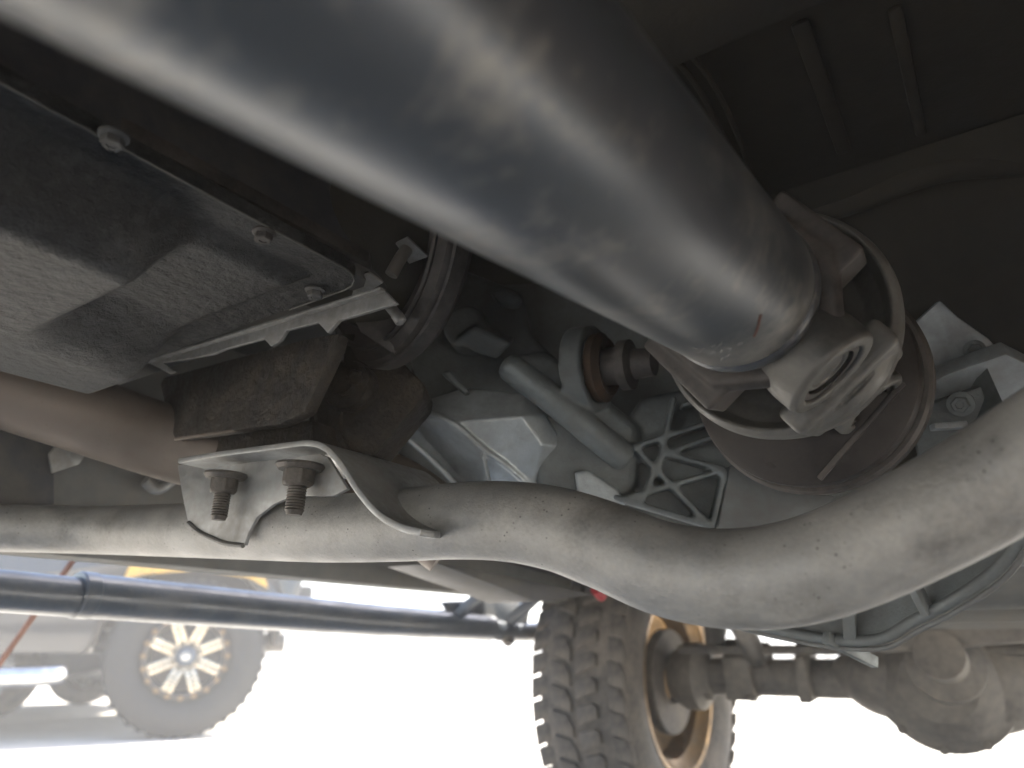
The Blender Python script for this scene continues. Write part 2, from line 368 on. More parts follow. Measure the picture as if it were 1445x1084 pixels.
# coupling yoke: dished ring
cy = .572; cb = base; hc = cy/DIR.y
ring = [(.0885, -.012), (.0925, -.006), (.094, .004), (.092, .026), (.084, .046), (.066, .052), (.050, .044), (.050, .020), (.066, .018), (.080, .006), (.086, -.010)]
lathe('coupling_yoke', [(r, hc+z) for r, z in ring], cb, DIR, 'forged', ds, 96, closed=True)
for s in (0, 180):
    u = rad(PHI+s); t = DD.cross(u).normalized()
    for (yc, rr, ro) in ((.515, .0340, .0790), (.620, .0290, .0915)):
        c = ax(yc)
        bo = lathe('cup_boss', [(0, ro-.046), (rr+.001, ro-.046), (rr+.004, ro-.020), (rr+.0035, ro-.003), (rr+.001, ro), (rr*.78, ro), (rr*.75, ro-.002), (rr*.75, ro-.009), (0, ro-.009)], c, u, 'forged', ds, 48)
        lathe('snap_ring', [(rr*.745, ro-.0045), (rr*.745, ro-.0030), (rr*.60, ro-.0030), (rr*.60, ro-.0045)], c, u, 'forged_dark', bo, 40, closed=True)
        lathe('bearing_cup', [(0, ro-.0068), (rr*.42, ro-.0068), (rr*.46, ro-.0055), (rr*.54, ro-.0055), (rr*.56, ro-.009)], c, u, 'forged', bo, 40)
    # cheek that carries both bosses down to the ring
    for ya_, yb_, wa_, wb_, ra_, rb_ in ((.515, .560, .030, .038, .040, .064), (.548, .600, .050, .046, .058, .0845), (.600, .628, .046, .024, .060, .0835)):
        prism('cheek', [ax(ya_)+t*wa_+u*ra_, ax(ya_)-t*wa_+u*ra_, ax(yb_)-t*wb_+u*ra_, ax(yb_)+t*wb_+u*ra_], u*(rb_-ra_), 'forged', ds, .006, seg=3)
# centre spider and inner parts
lathe('spider', [(0, -.05), (.018, -.05), (.018, .05), (0, .05)], ax(.545), rad(PHI), 'forged_dark', ds, 24)
lathe('spider', [(0, -.05), (.018, -.05), (.018, .05), (0, .05)], ax(.545), rad(PHI+90), 'forged_dark', ds, 24)
lathe('centring_ball', [(0, -.03), (.022, -.02), (.034, 0), (.034, .05), (0, .05)], ax(.575), DIR, 'forged_dark', ds, 32)
kids = list(ds.children); bits = []
for o in kids:
    if base_(o) == 'cup_boss':
        for c in list(o.children):
            c.parent = ds; c.location = ORG[c.name]-ORG[ds.name]
fuse('coupling_body', [o for o in kids if base_(o) in ('cup_boss', 'cheek', 'coupling_yoke')], 'forged', ds, .0011, 5)
fuse('shaft_yoke', [o for o in list(ds.children) if base_(o) in ('tube_yoke', 'yoke_ear')], 'forged_dark', ds, .0012, 6)
# flange yoke and companion flange
FC = PD(1126, 533, .645)
FN = (DIR+Vector((.02, 0, .02))).normalized()
fl = lathe('flange_yoke', [(0, -.034), (.046, -.034), (.054, -.010), (.088, -.004), (.0935, -.001), (.095, .004), (.095, .015), (.090, .017), (.090, .021)], FC, FN, 'flange', ds, 96)
lathe('companion_flange', [(.088, .0205), (.098, .0215), (.101, .025), (.101, .043), (.097, .047), (0, .047)], FC, FN, 'forged_dark', ds, 96)
_, fa, fbv = frame(FN)
for k in range(8):
    a = R(20+45*k); p = FC+(fa*math.cos(a)+fbv*math.sin(a))*.076
    lathe('rivet', [(.009, -.001), (.0085, .003), (.006, .0045), (0, .005)], p-FN*.001, -FN, 'flange', ds, 20)
pA, pB = PN(1292, 520, FC-FN*.006, FN), PN(1156, 676, FC-FN*.006, FN)
for k in (0,):
    bar('flange_ridge', pA+(pB-pA)*.12, pB, .005, .004, 'forged_dark', ds, up=FN)

# output housing behind the flange
# ================================================================ transmission / transfer case castings
tc = thing('transfer_case', 'ribbed cast aluminium transfer case behind the driveshaft joint', 'transfer case', PD(850, 600, .85))
def slab(name, pts, d, th, m, parent, bevel=.002, ny=(0, 1, 0)):
    """a casting face lying in the plane through the point d metres out, its thickness going away from the viewer's side"""
    c = [sum(p[0] for p in pts)/len(pts), sum(p[1] for p in pts)/len(pts)]
    p0 = PD(c[0], c[1], d); n = Vector(ny).normalized()
    return prism(name, [PN(x, y, p0, n) for x, y in pts], n*th, m, parent, bevel)
NV = (-.45, .85, .1)
slab('case_back', [(520, 330), (700, 370), (960, 430), (1500, 560), (1500, 800), (1000, 790), (700, 740), (560, 700), (500, 560)], .92, .10, 'cast_dark', tc, .004, NV)
slab('upper_housing', [(560, 380), (650, 378), (735, 410), (750, 470), (800, 520), (800, 600), (700, 560), (600, 570), (575, 500)], .86, .06, 'cast_dark', tc, .006, NV)
slab('boss_tab', [(690, 412), (708, 404), (738, 420), (728, 430), (705, 428)], .83, .02, 'cast', tc, .002, NV)
lathe('plug_boss', [(0, 0), (.020, 0), (.024, .004), (.024, .045), (0, .045)], PD(655, 458, .80), NV, 'cast_dark', tc, 32)
slab('sensor_block', [(640, 480), (668, 460), (722, 486), (700, 508), (672, 500)], .79, .03, 'cast', tc, .003, (-.3, .75, .6))
slab('bolt_lug', [(620, 525), (634, 520), (662, 552), (655, 556)], .79, .02, 'cast', tc, .002, NV)
# faceted gearbox end: light planes catching the ground light
def poly3(name, faces, m, parent, th=.022):
    for k, (pts) in enumerate(faces):
        v = [PD(*q) for q in pts]; n = (v[1]-v[0]).cross(v[2]-v[0]).normalized()
        if n.dot(v[0]-CAM) < 0: n = -n
        prism(name, v, n*th, m, parent, .0015)
GV = dict(A=(598, 566, .80), B=(655, 548, .81), C=(742, 556, .80), D=(770, 585, .79), E=(736, 588, .77), F=(692, 592, .765), G=(640, 596, .765), H=(765, 628, .78), I=(752, 690, .80), J=(712, 655, .785),
          K=(680, 632, .775), L=(796, 630, .80), M=(798, 720, .82), N=(575, 590, .81), P=(690, 720, .84), Q=(530, 640, .85), R=(600, 730, .87), S=(752, 735, .83))
bm = bmesh.new(); gv = {k: bm.verts.new(PD(*q)) for k, q in GV.items()}
for fc in ('ABCDEFG', 'GFEHIJK', 'DLHE', 'LMSIH', 'NAGK', 'NKJP', 'JISP', 'NPRQ'): bm.faces.new([gv[c] for c in fc])
bmesh.ops.triangulate(bm, faces=bm.faces)
bmesh.ops.recalc_face_normals(bm, faces=bm.faces)
if sum(((f.calc_center_median()-CAM).dot(f.normal) for f in bm.faces)) > 0: bmesh.ops.reverse_faces(bm, faces=bm.faces)
back = bmesh.ops.extrude_face_region(bm, geom=list(bm.faces))
for v in [g for g in back['geom'] if isinstance(g, bmesh.types.BMVert)]: v.co += (v.co-CAM).normalized()*.035
finish(bm, 'gearbox_facet', 'cast', tc)
tube('casting_seam', [PD(590, 575, .80), PD(640, 598, .764), PD(682, 634, .773), PD(714, 657, .784), PD(752, 690, .80)], .0032, 'cast', tc, seg=10)
tube('casting_rib', [PD(560, 605, .80), PD(620, 660, .80), PD(660, 705, .80)], .004, 'cast', tc, seg=10)
bar('casting_rib', PD(682, 640, .775), PD(692, 690, .79), .004, .01, 'cast', tc)
# long rounded rib
pth = [PD(722, 520, .775), PD(726, 523, .773), PD(790, 572, .765), PD(850, 622, .765), PD(884, 648, .775)]
slab('web', [(712, 500), (770, 490), (905, 600), (900, 680), (870, 730), (760, 720), (752, 620), (745, 560)], .795, .04, 'cast_dark', tc, .01, NV)
slab('web', [(560, 500), (640, 480), (720, 520), (750, 570), (700, 700), (540, 640)], .86, .03, 'cast_dark', tc, .01, NV)
bm = bmesh.new(); path = catmull(pth, 8); rr = [.0155]*len(path); rr[0] = .006; rr[1] = .011; rr[2] = .0140
rr[-1] = .010; add_tube(bm, path, rr, 24); finish(bm, 'long_rib', 'cast_mid', tc)
slab('lower_lug', [(810, 665), (830, 662), (872, 690), (885, 712), (850, 712), (815, 700)], .77, .04, 'cast', tc, .003, NV)
# output seal
SC_ = PD(838, 520, .78); SN = (PD(905, 520, .80)-SC_).normalized()
SN = Vector((.62, .05, -.05)).normalized()
lathe('seal_bore', [(.036, -.02), (.046, -.02), (.046, .004), (.036, .004)], SC_, SN, 'cast_dark', tc, 48, closed=True)
lathe('oil_seal', [(0, -.004), (.024, -.004), (.030, 0), (.036, .004), (.037, .012), (.030, .018), (.022, .016), (.018, .010), (0, .010)], SC_, SN, 'brass', tc, 48)
lathe('output_stub', [(0, 0), (.020, 0), (.020, .030), (.026, .032), (.026, .042), (.016, .046), (.014, .066), (0, .066)], SC_, SN, 'forged_dark', tc, 36)
# star of ribs on the tail housing
slab('rib_panel', [(880, 600), (905, 560), (1010, 540), (1040, 640), (1130, 700), (1110, 780), (1000, 765), (880, 730)], .792, .03, 'cast_dark', tc, .004, NV)
P0 = PD(960, 660, .775); NN = Vector(NV).normalized()
def s3(x, y): return PN(x, y, P0, NN)
for a, b_, w in [((885, 635), (1000, 598), 6), ((950, 562), (928, 668), 5), ((898, 636), (1000, 742), 6), ((930, 640), (1022, 664), 6), ((872, 707), (1022, 664), 7),
                 ((903, 712), (934, 640), 7), ((1022, 664), (1004, 742), 6), ((865, 702), (1006, 744), 7), ((1010, 668), (1060, 700), 5), ((960, 575), (1000, 560), 5), ((940, 640), (1060, 600), 5)]:
    bar('cast_rib', s3(*a), s3(*b_), .0060, .026, 'cast_mid', tc, up=NN, bevel=.0015)
slab('web_panel', [(1030, 655), (1120, 690), (1180, 700), (1140, 790), (1010, 760)], .74, .02, 'cast_mid', tc, .003, NV)
up_names = ('case_back', 'upper_housing', 'plug_boss', 'web', 'rib_panel', 'cast_rib', 'seal_bore', 'long_rib', 'sensor_block', 'boss_tab', 'bolt_lug')
lo_names = ('gearbox_facet', 'casting_seam', 'casting_rib', 'lower_lug')
kids = list(tc.children); base_n = lambda o: o.name.split('.')[0]
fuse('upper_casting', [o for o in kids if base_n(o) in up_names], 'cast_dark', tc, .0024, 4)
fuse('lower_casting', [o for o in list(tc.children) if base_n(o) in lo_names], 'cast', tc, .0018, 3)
# right-hand stepped bracket behind the flange
rb = thing('support_bracket', 'stepped grey aluminium support bracket right of the flange', 'bracket', PD(1370, 530, .72))
NB = (-.15, .9, .35)
slab('upper_plate', [(1288, 458), (1326, 424), (1352, 448), (1395, 478), (1420, 505), (1340, 530), (1310, 540)], .76, .015, 'cast', rb, .002, NB)
slab('step_face', [(1305, 545), (1340, 528), (1420, 500), (1500, 540), (1500, 600), (1420, 610), (1320, 620)], .72, .02, 'cast', rb, .002, (-.1, .5, .85))
slab('lower_plate', [(1300, 575), (1385, 545), (1400, 590), (1460, 640), (1300, 660), (1290, 610)], .70, .02, 'cast_dark', rb, .002, NB)
slab('back_plate', [(1290, 470), (1440, 500), (1500, 560), (1500, 660), (1300, 660)], .80, .01, 'cast_dark', rb, .002, NB)
bolt('bolt', PD(1356, 570, .685), (-.1, -.9, -.35), .008, 'cast_dark', rb)
bolt('bolt', PD(1375, 494, .745), (.15, -.9, -.35), .007, 'cast_dark', rb)
bar('ledge', PD(1315, 603, .69), PD(1362, 600, .69), .01, .006, 'cast', rb)

# ---------------------------------------------------------------- bell housing plate and tab, above the mount
bh = thing('bell_housing', 'dark round bell housing edge between oil pan and gearbox', 'bell housing', PD(560, 420, .8))
BC = PD(538, 348, .735); BN = Vector((.25, .93, .1)).normalized()
lathe('housing_disc', [(0, 0), (.095, 0), (.106, -.004), (.115, 0), (.120, .008), (.120, .022), (.116, .028), (0, .028)], BC, BN, 'forged_dark', bh, 96)
lathe('housing_neck', [(0, -.12), (.062, -.12), (.078, -.04), (.085, 0), (0, 0)], BC, BN, 'floor', bh, 48)
slab('wiring_tab', [(541, 352), (574, 335), (604, 363), (570, 376), (552, 362)], .66, .003, 'lip', bh, .001, (-.1, .5, .8))
tube('clip_pin', [PD(574, 352, .652), PD(563, 368, .645), PD(552, 388, .64)], .0058, 'bolt', bh, seg=14)
slab('gusset', [(500, 452), (548, 438), (560, 450), (556, 500), (508, 468)], .70, .02, 'forged_dark', bh, .002, (-.3, .9, .1))
tube('shiny_pin', [PD(548, 430, .665), PD(560, 445, .658), PD(568, 458, .655)], [.005]*8+[.0055]*6+[.005, .003, .001], 'lip', bh, seg=16)
lathe('plate_rim', [(.1195, .004), (.1215, .006), (.1215, .020), (.1195, .022)], BC, BN, 'forged_dark', bh, 96, closed=True)
lathe('inner_step', [(.100, -.006), (.103, -.008), (.105, -.006), (.105, .0), (.100, .0)], BC, BN, 'forged_dark', bh, 96, closed=True)
# gearbox side wall hidden in the dark above the pan
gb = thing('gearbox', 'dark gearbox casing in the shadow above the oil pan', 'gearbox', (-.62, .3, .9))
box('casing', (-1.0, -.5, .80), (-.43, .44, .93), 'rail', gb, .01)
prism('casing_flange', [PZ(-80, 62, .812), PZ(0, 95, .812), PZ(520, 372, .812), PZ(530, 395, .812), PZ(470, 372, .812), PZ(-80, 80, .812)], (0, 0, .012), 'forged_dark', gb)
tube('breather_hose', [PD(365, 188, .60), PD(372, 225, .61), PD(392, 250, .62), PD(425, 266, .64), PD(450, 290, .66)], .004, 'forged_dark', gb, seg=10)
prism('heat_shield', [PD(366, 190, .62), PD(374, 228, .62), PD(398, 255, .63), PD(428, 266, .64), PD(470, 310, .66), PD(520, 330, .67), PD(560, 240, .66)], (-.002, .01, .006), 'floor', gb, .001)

# ================================================================ oil pan (lying flat, seen from below)
pan = thing('oil_pan', 'black stamped oil pan with bolted rim, paler at its left', 'oil pan', (-.65, .2, .79))
X1, YF, YB_, X0 = -.413, .392, -.45, -.770
def sstep(a, b, x): t = max(0, min(1, (x-a)/(b-a))); return t*t*(3-2*t)
def rrect(x, y, r=.028):   # signed distance inside the rounded corner
    dx, dy = X1-x, YF-y
    if dx < r and dy < r: return r-math.hypot(r-dx, r-dy)
    return min(dx, dy)
bm = bmesh.new(); nx, ny = 150, 200; G = {}
def pan_z(x, y):
    e = rrect(x, y); z = .79
    z -= .012*sstep(.030, .050, e)                       # step from rim down to the pressed bottom
    a_ = sstep(-.432, -.485, x)*sstep(.264, .226, y); b_ = sstep(-.585, -.665, x+.35*max(0, y-.30))*sstep(.384, .334, y)
    s = 1-(1-a_)*(1-b_)   # deeper sump with rounded shoulders
    z -= .042*s*sstep(0, .030, x-X0)*sstep(.0, .05, YF-y)
    return z
for i in range(nx+1):
    for j in range(ny+1):
        x = X1+(X0-X1)*(i/nx)**1.15; y = YF+(YB_-YF)*(j/ny)**1.3
        G[i, j] = (x, y)
V = {}
for (i, j), (x, y) in G.items():
    r = .028; dx, dy = X1-x, YF-y
    if dx < r and dy < r:      # pull the corner in to its radius
        m_ = math.hypot(r-dx, r-dy)
        mx = max(r-dx, r-dy)
        if m_ > 1e-6: k_ = mx/m_; x = X1-r+(r-dx)*k_; y = YF-r+(r-dy)*k_
    V[i, j] = bm.verts.new((x, y, pan_z(x, y)))
for i in range(nx):
    for j in range(ny): bm.faces.new((V[i, j], V[i+1, j], V[i+1, j+1], V[i, j+1]))
# turned-up rim edge
edge = [V[0, j] for j in range(ny, -1, -1)]+[V[i, 0] for i in range(1, nx+1)]
up = [bm.verts.new(v.co+Vector((0, 0, .010))) for v in edge]
for k in range(len(edge)-1): bm.faces.new((edge[k], edge[k+1], up[k+1], up[k]))
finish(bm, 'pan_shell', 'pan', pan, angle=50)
bm = bmesh.new()
rimp = [Vector((X1, YB_, .789)), Vector((X1, .1, .789)), Vector((X1, YF-.028, .789))]+[Vector((X1-.028+.028*math.cos(a), YF-.028+.028*math.sin(a), .789)) for a in (R(22), R(45), R(68))]+[Vector((X1-.028, YF, .789)), Vector((X1-.1, YF, .789))]
add_tube(bm, rimp, .0009, 8); finish(bm, 'rolled_edge', 'forged', pan)
for q in ((161, 191), (373, 327), (445, 409)): bolt('rim_bolt', PZ(*q, .789), (0, 0, -1), .0068, 'forged_dark' if q[0] == 373 else 'rail', pan, washer=1.3)
# steel lip under the pan's front edge
lip = thing('steel_lip', 'bare notched steel lip running under the pan front edge', 'steel bracket', PY(380, 470, .40))
YL = .402
prism('angle_strip', [PY(*q, YL) for q in ((206, 510), (300, 480), (420, 445), (541, 408), (560, 428), (520, 440), (478, 452), (462, 470), (448, 455), (404, 466), (396, 480), (382, 489), (372, 478), (316, 493), (300, 500), (230, 512), (246, 524), (238, 527))], (0, .004, 0), 'lip', lip, .0008)
bar('folded_edge', PY(206, 511, YL-.002), PY(541, 409, YL-.002), .008, .003, 'lip', lip)
slab('end_tab', [(480, 400), (520, 385), (540, 400), (520, 412), (490, 420)], .655, .003, 'lip', lip, .0008, (0, .5, .8))

# ================================================================ brown exhaust pipe
ex = tube('exhaust_pipe', [PX(-160, 478, -.92), PX(0, 545, -.885), PX(120, 585, -.835), (PD(250, 628, .86)), PD(400, 662, .84), PD(540, 690, .83), PD(640, 760, .82)], .043, 'exhaust', n=10, seg=48)
tag(ex, 'fat brown heat-stained exhaust pipe passing behind the rusty mount', 'exhaust pipe')

# ================================================================ transmission mount
mo = thing('gearbox_mount', 'oily rusty gearbox mount block above the two hanging studs', 'gearbox mount', PD(430, 560, .72))
NM = (.12, .95, -.1)
slab('front_plate', [(226, 542), (232, 532), (440, 476), (478, 470), (472, 492), (430, 580), (395, 598), (246, 619), (238, 600)], .735, .012, 'mount', mo, .002, NM)
slab('lower_ledge', [(272, 618), (395, 598), (440, 592), (442, 640), (272, 652)], .755, .05, 'mount', mo, .002, NM)
slab('side_block', [(478, 470), (520, 470), (558, 500), (600, 543), (597, 560), (512, 661), (440, 640), (440, 590), (445, 540)], .73, .05, 'mount', mo, .003, (-.5, .85, -.05))
lathe('rubber_bush', [(0, -.014), (.012, -.014), (.013, -.008), (.024, -.006), (.026, 0), (.026, .05), (0, .05)], PD(492, 545, .725), (-.3, .9, 0), 'mount', mo, 32)
slab('inner_web', [(436, 590), (468, 505), (482, 500), (480, 610), (500, 650), (440, 636)], .722, .004, 'mount', mo, .001, (-.1, .95, 0))
bolt('bolt', PD(505, 533, .715), (.3, -.9, -.3), .008, 'mount', mo)
bar('weld_bead', PD(246, 620, .730), PD(395, 599, .726), .003, .003, 'exhaust', mo)
bar('weld_bead', PD(395, 598, .726), PD(470, 500, .722), .003, .003, 'exhaust', mo)

# ================================================================ bent crossmember pipe
YP = .47
cl = [(-300, 738), (-140, 742), (0, 745), (150, 748), (300, 748), (450, 746), (560, 741), (640, 735), (710, 735), (780, 745), (850, 768), (930, 800), (1000, 814), (1070, 815), (1140, 803), (1210, 778), (1290, 740), (1370, 697), (1450, 648), (1540, 590), (1660, 510)]
cp = thing('crossmember_pipe', 'pale dusty steel pipe with S-bend crossing the whole view', 'crossmember', PY(700, 740, YP))
pl = [PX(-90, 744, -.985), PX(0, 745, -.955), PX(150, 748, -.87), PX(300, 748, -.70)]+[PY(*q, YP) for q in cl[5:]]
prad = [.026, .0265, .0275, .029]+[.0305]*(len(pl)-4)
tube('bent_pipe', pl, [prad[min(len(prad)-1, k//10)]+(prad[min(len(prad)-1, k//10+1)]-prad[min(len(prad)-1, k//10)])*(k % 10)/10 for k in range((len(pl)-1)*10+1)], 'pipe', cp, n=10, seg=64)
YA, DEP = .402, .130
pts = [(250, 654), (300, 646), (400, 633), (436, 630), (458, 638), (478, 660), (500, 695), (528, 728), (560, 748), (592, 757)]
top = catmull([PY(*q, YA) for q in pts], 4); bm = bmesh.new(); tck = .0055
vs = []
for k, p in enumerate(top):
    a = top[max(0, k-1)]; b_ = top[min(len(top)-1, k+1)]; t = (b_-a).normalized(); nrm = Vector((0, 1, 0)).cross(t).normalized()
    if nrm.z > 0: nrm = -nrm
    nrm = -nrm
    dd = DEP if k < 24 else DEP-.0088*(k-23)
    vs.append([bm.verts.new(p), bm.verts.new(p+Vector((0, dd, 0))), bm.verts.new(p+Vector((0, dd, 0))+nrm*tck), bm.verts.new(p+nrm*tck)])
for k in range(len(vs)-1):
    for q in range(4): bm.faces.new((vs[k][q], vs[k+1][q], vs[k+1][(q+1) % 4], vs[k][(q+1) % 4]))
bm.faces.new(vs[0]); bm.faces.new(vs[-1][::-1])
br = finish(bm, 'saddle_bracket', 'bracket', cp, .0012)
lx = top[0].x+.001
n_leg = Vector((.93, -.1, .12)).normalized()
def lg(x, y): return PY(x, y, .432)
prism('bracket_leg', [lg(*q) for q in ((250, 656), (257, 700), (265, 738), (280, 752), (318, 768), (344, 770), (350, 752), (362, 730), (385, 712), (412, 700), (470, 700), (490, 690), (462, 645), (436, 634), (400, 637), (300, 650))], (0, .0045, 0), 'bracket', cp, .001)
tube('weld_bead', [PY(*q, .4315) for q in ((266, 738), (281, 751), (300, 760), (318, 767), (343, 770))], .0024, 'forged', cp, n=6, seg=8)
zp = top[2].z-.001
for q, s in (((319, 668), 1.0), ((424, 655), 1.08)):
    c = PY(q[0], q[1], .416)
    st = lathe('stud', [(0, 0), (.019*s, 0), (.0195*s, -.002), (.017*s, -.0055), (.0125*s, -.006), (.0122*s, -.016)]+[((.0068 if k % 2 else .0078)*s, -.016-.0012*k) for k in range(1, 22)]+[(.006*s, -.044), (0, -.044)], c, (0.05, 0, 1), 'stud', cp, 24)
    lathe('nut', [(0, -.004), (.0125*s, -.004), (.0135*s, -.006), (.0135*s, -.017), (.0120*s, -.019), (0, -.019)], c, (0.05, 0, 1), 'stud', st, 6, bevel=.0008)

# ================================================================ curved cast skid rib at lower right
sk = thing('ribbed_guard', 'curved ribbed aluminium guard under the pipe at lower right', 'guard', PD(1250, 870, .75))
arc = [PD(1475, 700, .60), PD(1445, 752, .61), PD(1405, 805, .63), PD(1340, 850, .66), (PD(1290, 876, .69)), PD(1240, 902, .72), PD(1170, 902, .76), PD(1090, 888, .80), PD(1020, 872, .84)]
tube('outer_rib', arc, .0055, 'cast_dark', sk, n=8, seg=16)
tube('edge_bead', [a+Vector((.004, 0, -.008)) for a in arc], .0025, 'cast_mid', sk, n=8, seg=12)
bm = bmesh.new(); ca = catmull(arc, 6); bk = [bm.verts.new(p) for p in ca]; tp = [bm.verts.new(p+Vector((-.02, .06, .14))) for p in ca]
bk2 = [bm.verts.new(p+Vector((-.004, .012, 0))) for p in ca]; tp2 = [bm.verts.new(p+Vector((-.024, .072, .14))) for p in ca]
for k in range(len(ca)-1):
    bm.faces.new((bk[k], bk[k+1], tp[k+1], tp[k])); bm.faces.new((bk2[k], bk2[k+1], tp2[k+1], tp2[k])); bm.faces.new((bk[k], bk[k+1], bk2[k+1], bk2[k])); bm.faces.new((tp[k], tp[k+1], tp2[k+1], tp2[k]))
finish(bm, 'guard_web', 'cast_dark', sk)
for a, b_ in (((1288, 822, .68), (1310, 866, .675)), ((1195, 800, .75), (1200, 902, .74)), ((1165, 900, .75), (1235, 935, .78))):
    bar('guard_rib', PD(*a), PD(*b_), .008, .012, 'cast_dark', sk)

# ================================================================ side step
XS = -1.14
stp = thing('side_step', 'black tubular side step running forward to the front tyre', 'side step', PX(300, 860, XS))
def sx(x, y): return PX(x, y, XS)
tube('step_tube', [sx(-260, 800), sx(-60, 829), sx(110, 843)], .0275, 'step', stp, smooth=False, seg=36)
tube('step_tube', [sx(105, 839), sx(300, 856), sx(500, 873), sx(690, 886)], .0315, 'step', stp, smooth=False, seg=36)
lathe('clamp_seam', [(.0310, -.012), (.0330, -.010), (.0330, .010), (.0310, .012)], sx(118, 840), sx(300, 856)-sx(105, 839), 'step', stp, 36, closed=True)
tube('bent_end', [sx(680, 885), sx(735, 892), sx(775, 888), sx(798, 868), sx(806, 838), sx(808, 800)], .024, 'step', stp, seg=28)
bar('mount_arm', sx(715, 886)+Vector((0, 0, .01)), sx(745, 830)+Vector((.1, 0, .03)), .04, .03, 'step', stp)
bar('mount_arm', sx(640, 880)+Vector((0, 0, .01)), sx(655, 838)+Vector((.1, 0, .03)), .04, .02, 'step', stp)
bolt('bolt', sx(708, 903)+Vector((.02, 0, 0)), (.3, -.5, -.8), .012, 'bolt', stp)

prism('end_plate', [sx(620, 850), sx(690, 846), sx(745, 850), sx(738, 890), sx(700, 905), sx(640, 880)], (.012, 0, 0), 'step', stp, .003)
rod = bar('thin_rod', PD(118, 770, 1.35), PD(-60, 1020, 1.35), .008, .008, 'rust')
tag(rod, 'thin rusty rod leaning behind the side step at far left', 'rod')

# ================================================================ front wheel of this car
WC = Vector((-.955, 2.07, .41)); WR, WW = .41, .125
def tyre_profile(Rt, hw, rim):
    return [(rim, -hw*.72), (rim+.02, -hw*.86), (rim+(Rt-rim)*.5, -hw), (Rt-.035, -hw*.96), (Rt-.012, -hw*.86), (Rt-.002, -hw*.6), (Rt, 0), (Rt-.002, hw*.6), (Rt-.012, hw*.86), (Rt-.035, hw*.96), (rim+(Rt-rim)*.5, hw), (rim+.02, hw*.86), (rim, hw*.72)]
wh = thing('tyre_and_rim', 'muddy all-terrain front tyre with bronze rim beside the axle', 'wheel', WC-Vector((0, 0, WR)))
ty = lathe('tyre', tyre_profile(WR-.012, WW, .225), WC, (1, 0, 0), 'rubber', wh, 96)
blocks = []
for kind, (xo, wx, ln) in enumerate(((-.105, .050, .048), (-.040, .055, .042), (.030, .055, .042), (.098, .055, .048))):
    proto = None
    for k in range(44):
        a = 2*math.pi*(k+.5*(kind % 2))/44
        if proto is None:
            bm = bmesh.new(); sk_ = .010 if kind % 2 else -.010
            add_prism(bm, [Vector((-wx/2, -ln/2+sk_, -.010)), Vector((wx/2, -ln/2-sk_, -.010)), Vector((wx/2, ln*.1-sk_, -.010)), Vector((wx*.25, ln/2, -.010)), Vector((-wx/2, ln/2+sk_, -.010))], (0, 0, .016))
            proto = finish(bm, 'tread_block', 'rubber', ty, .002, at=(0, 0, 0)); b_ = proto
        else:
            b_ = proto.copy(); sc.collection.objects.link(b_); b_.parent = ty
        rr_ = WR-.011-(.012 if kind in (0, 3) else 0)
        b_.location = WC+Vector((xo, math.cos(a)*rr_, math.sin(a)*rr_))-ORG[ty.name]
        b_.rotation_euler = (a-math.pi/2, 0, 0)
rim_o = lathe('rim', [(.228, -.105), (.236, -.11), (.236, -.098), (.215, -.09), (.205, -.04), (.200, .02), (.208, .07), (.222, .092), (.238, .098), (.238, .106), (.226, .104), (.214, .088), (.196, .075), (.190, .02), (.12, -.03), (.07, -.05), (0, -.05)], WC, (1, 0, 0), 'gold', wh, 72)
lathe('brake_disc', [(.06, .055), (.135, .055), (.137, .060), (.137, .078), (.135, .083), (.06, .083)], WC, (1, 0, 0), 'rubber', wh, 60, closed=True)
for k in range(5):
    a = R(72*k+20); bar('spoke', WC+Vector((-.03, math.cos(a)*.05, math.sin(a)*.05)), WC+Vector((-.02, math.cos(a)*.20, math.sin(a)*.20)), .05, .03, 'gold', rim_o, up=(1, 0, 0))

# ================================================================ front axle
axl = thing('front_axle', 'dusty, glare-paled front axle tube with round differential housing', 'axle', (-.3, 2.05, .42))
YAx = 2.05
tube('axle_tube', [Vector((-.80, YAx, .425)), Vector((.75, YAx, .425))], .045, 'axle', axl, smooth=False, seg=36)
lathe('knuckle', [(0, -.06), (.06, -.06), (.085, -.02), (.085, .02), (.05, .05), (0, .05)], Vector((-.80, YAx, .425)), (1, 0, 0), 'axle', axl, 32)
def ay(x, y, Y=1.98): return PY(x, y, Y)
dc = ay(1325, 930, 2.0)
# differential: lumpy pumpkin, cover towards the viewer, narrowing to the tubes
bm = bmesh.new(); bmesh.ops.create_uvsphere(bm, u_segments=48, v_segments=32, radius=1)
for v in bm.verts:
    c = v.co; s = 1+.03*math.sin(5*math.atan2(c.z, c.x))
    v.co = Vector((c.x*.23*s, c.y*.15, c.z*.125*s))
    if v.co.x < -.10: v.co.z *= .82
    v.co += Vector((-.215, YAx, .425+.008))
finish(bm, 'differential_housing', 'axle', axl)
lathe('cover_flange', [(0, -.10), (.075, -.10), (.11, -.07), (.128, -.03), (.142, -.02), (.144, 0), (.13, .006), (0, .006)], Vector((-.205, YAx-.06, .425)), (0, 1, 0), 'axle', axl, 48)
for k in range(10):
    a = R(36*k+10); bolt('cover_bolt', Vector((-.205+math.cos(a)*.134, YAx-.083, .425+math.sin(a)*.134)), (0, -1, 0), .008, 'axle', axl)
tube('tube_reinforcement', [Vector((-.50, YAx, .425)), Vector((-.40, YAx, .425)), Vector((-.34, YAx, .425)), Vector((-.26, YAx, .425))], [.046]*8+[.055]*8+[.075]*9, 'axle', axl, seg=36)
tube('pinion_nose', [Vector((-.19, YAx-.05, .44)), Vector((-.18, YAx-.22, .47)), Vector((-.175, YAx-.34, .485))], [.075]*8+[.045]*9, 'axle', axl)
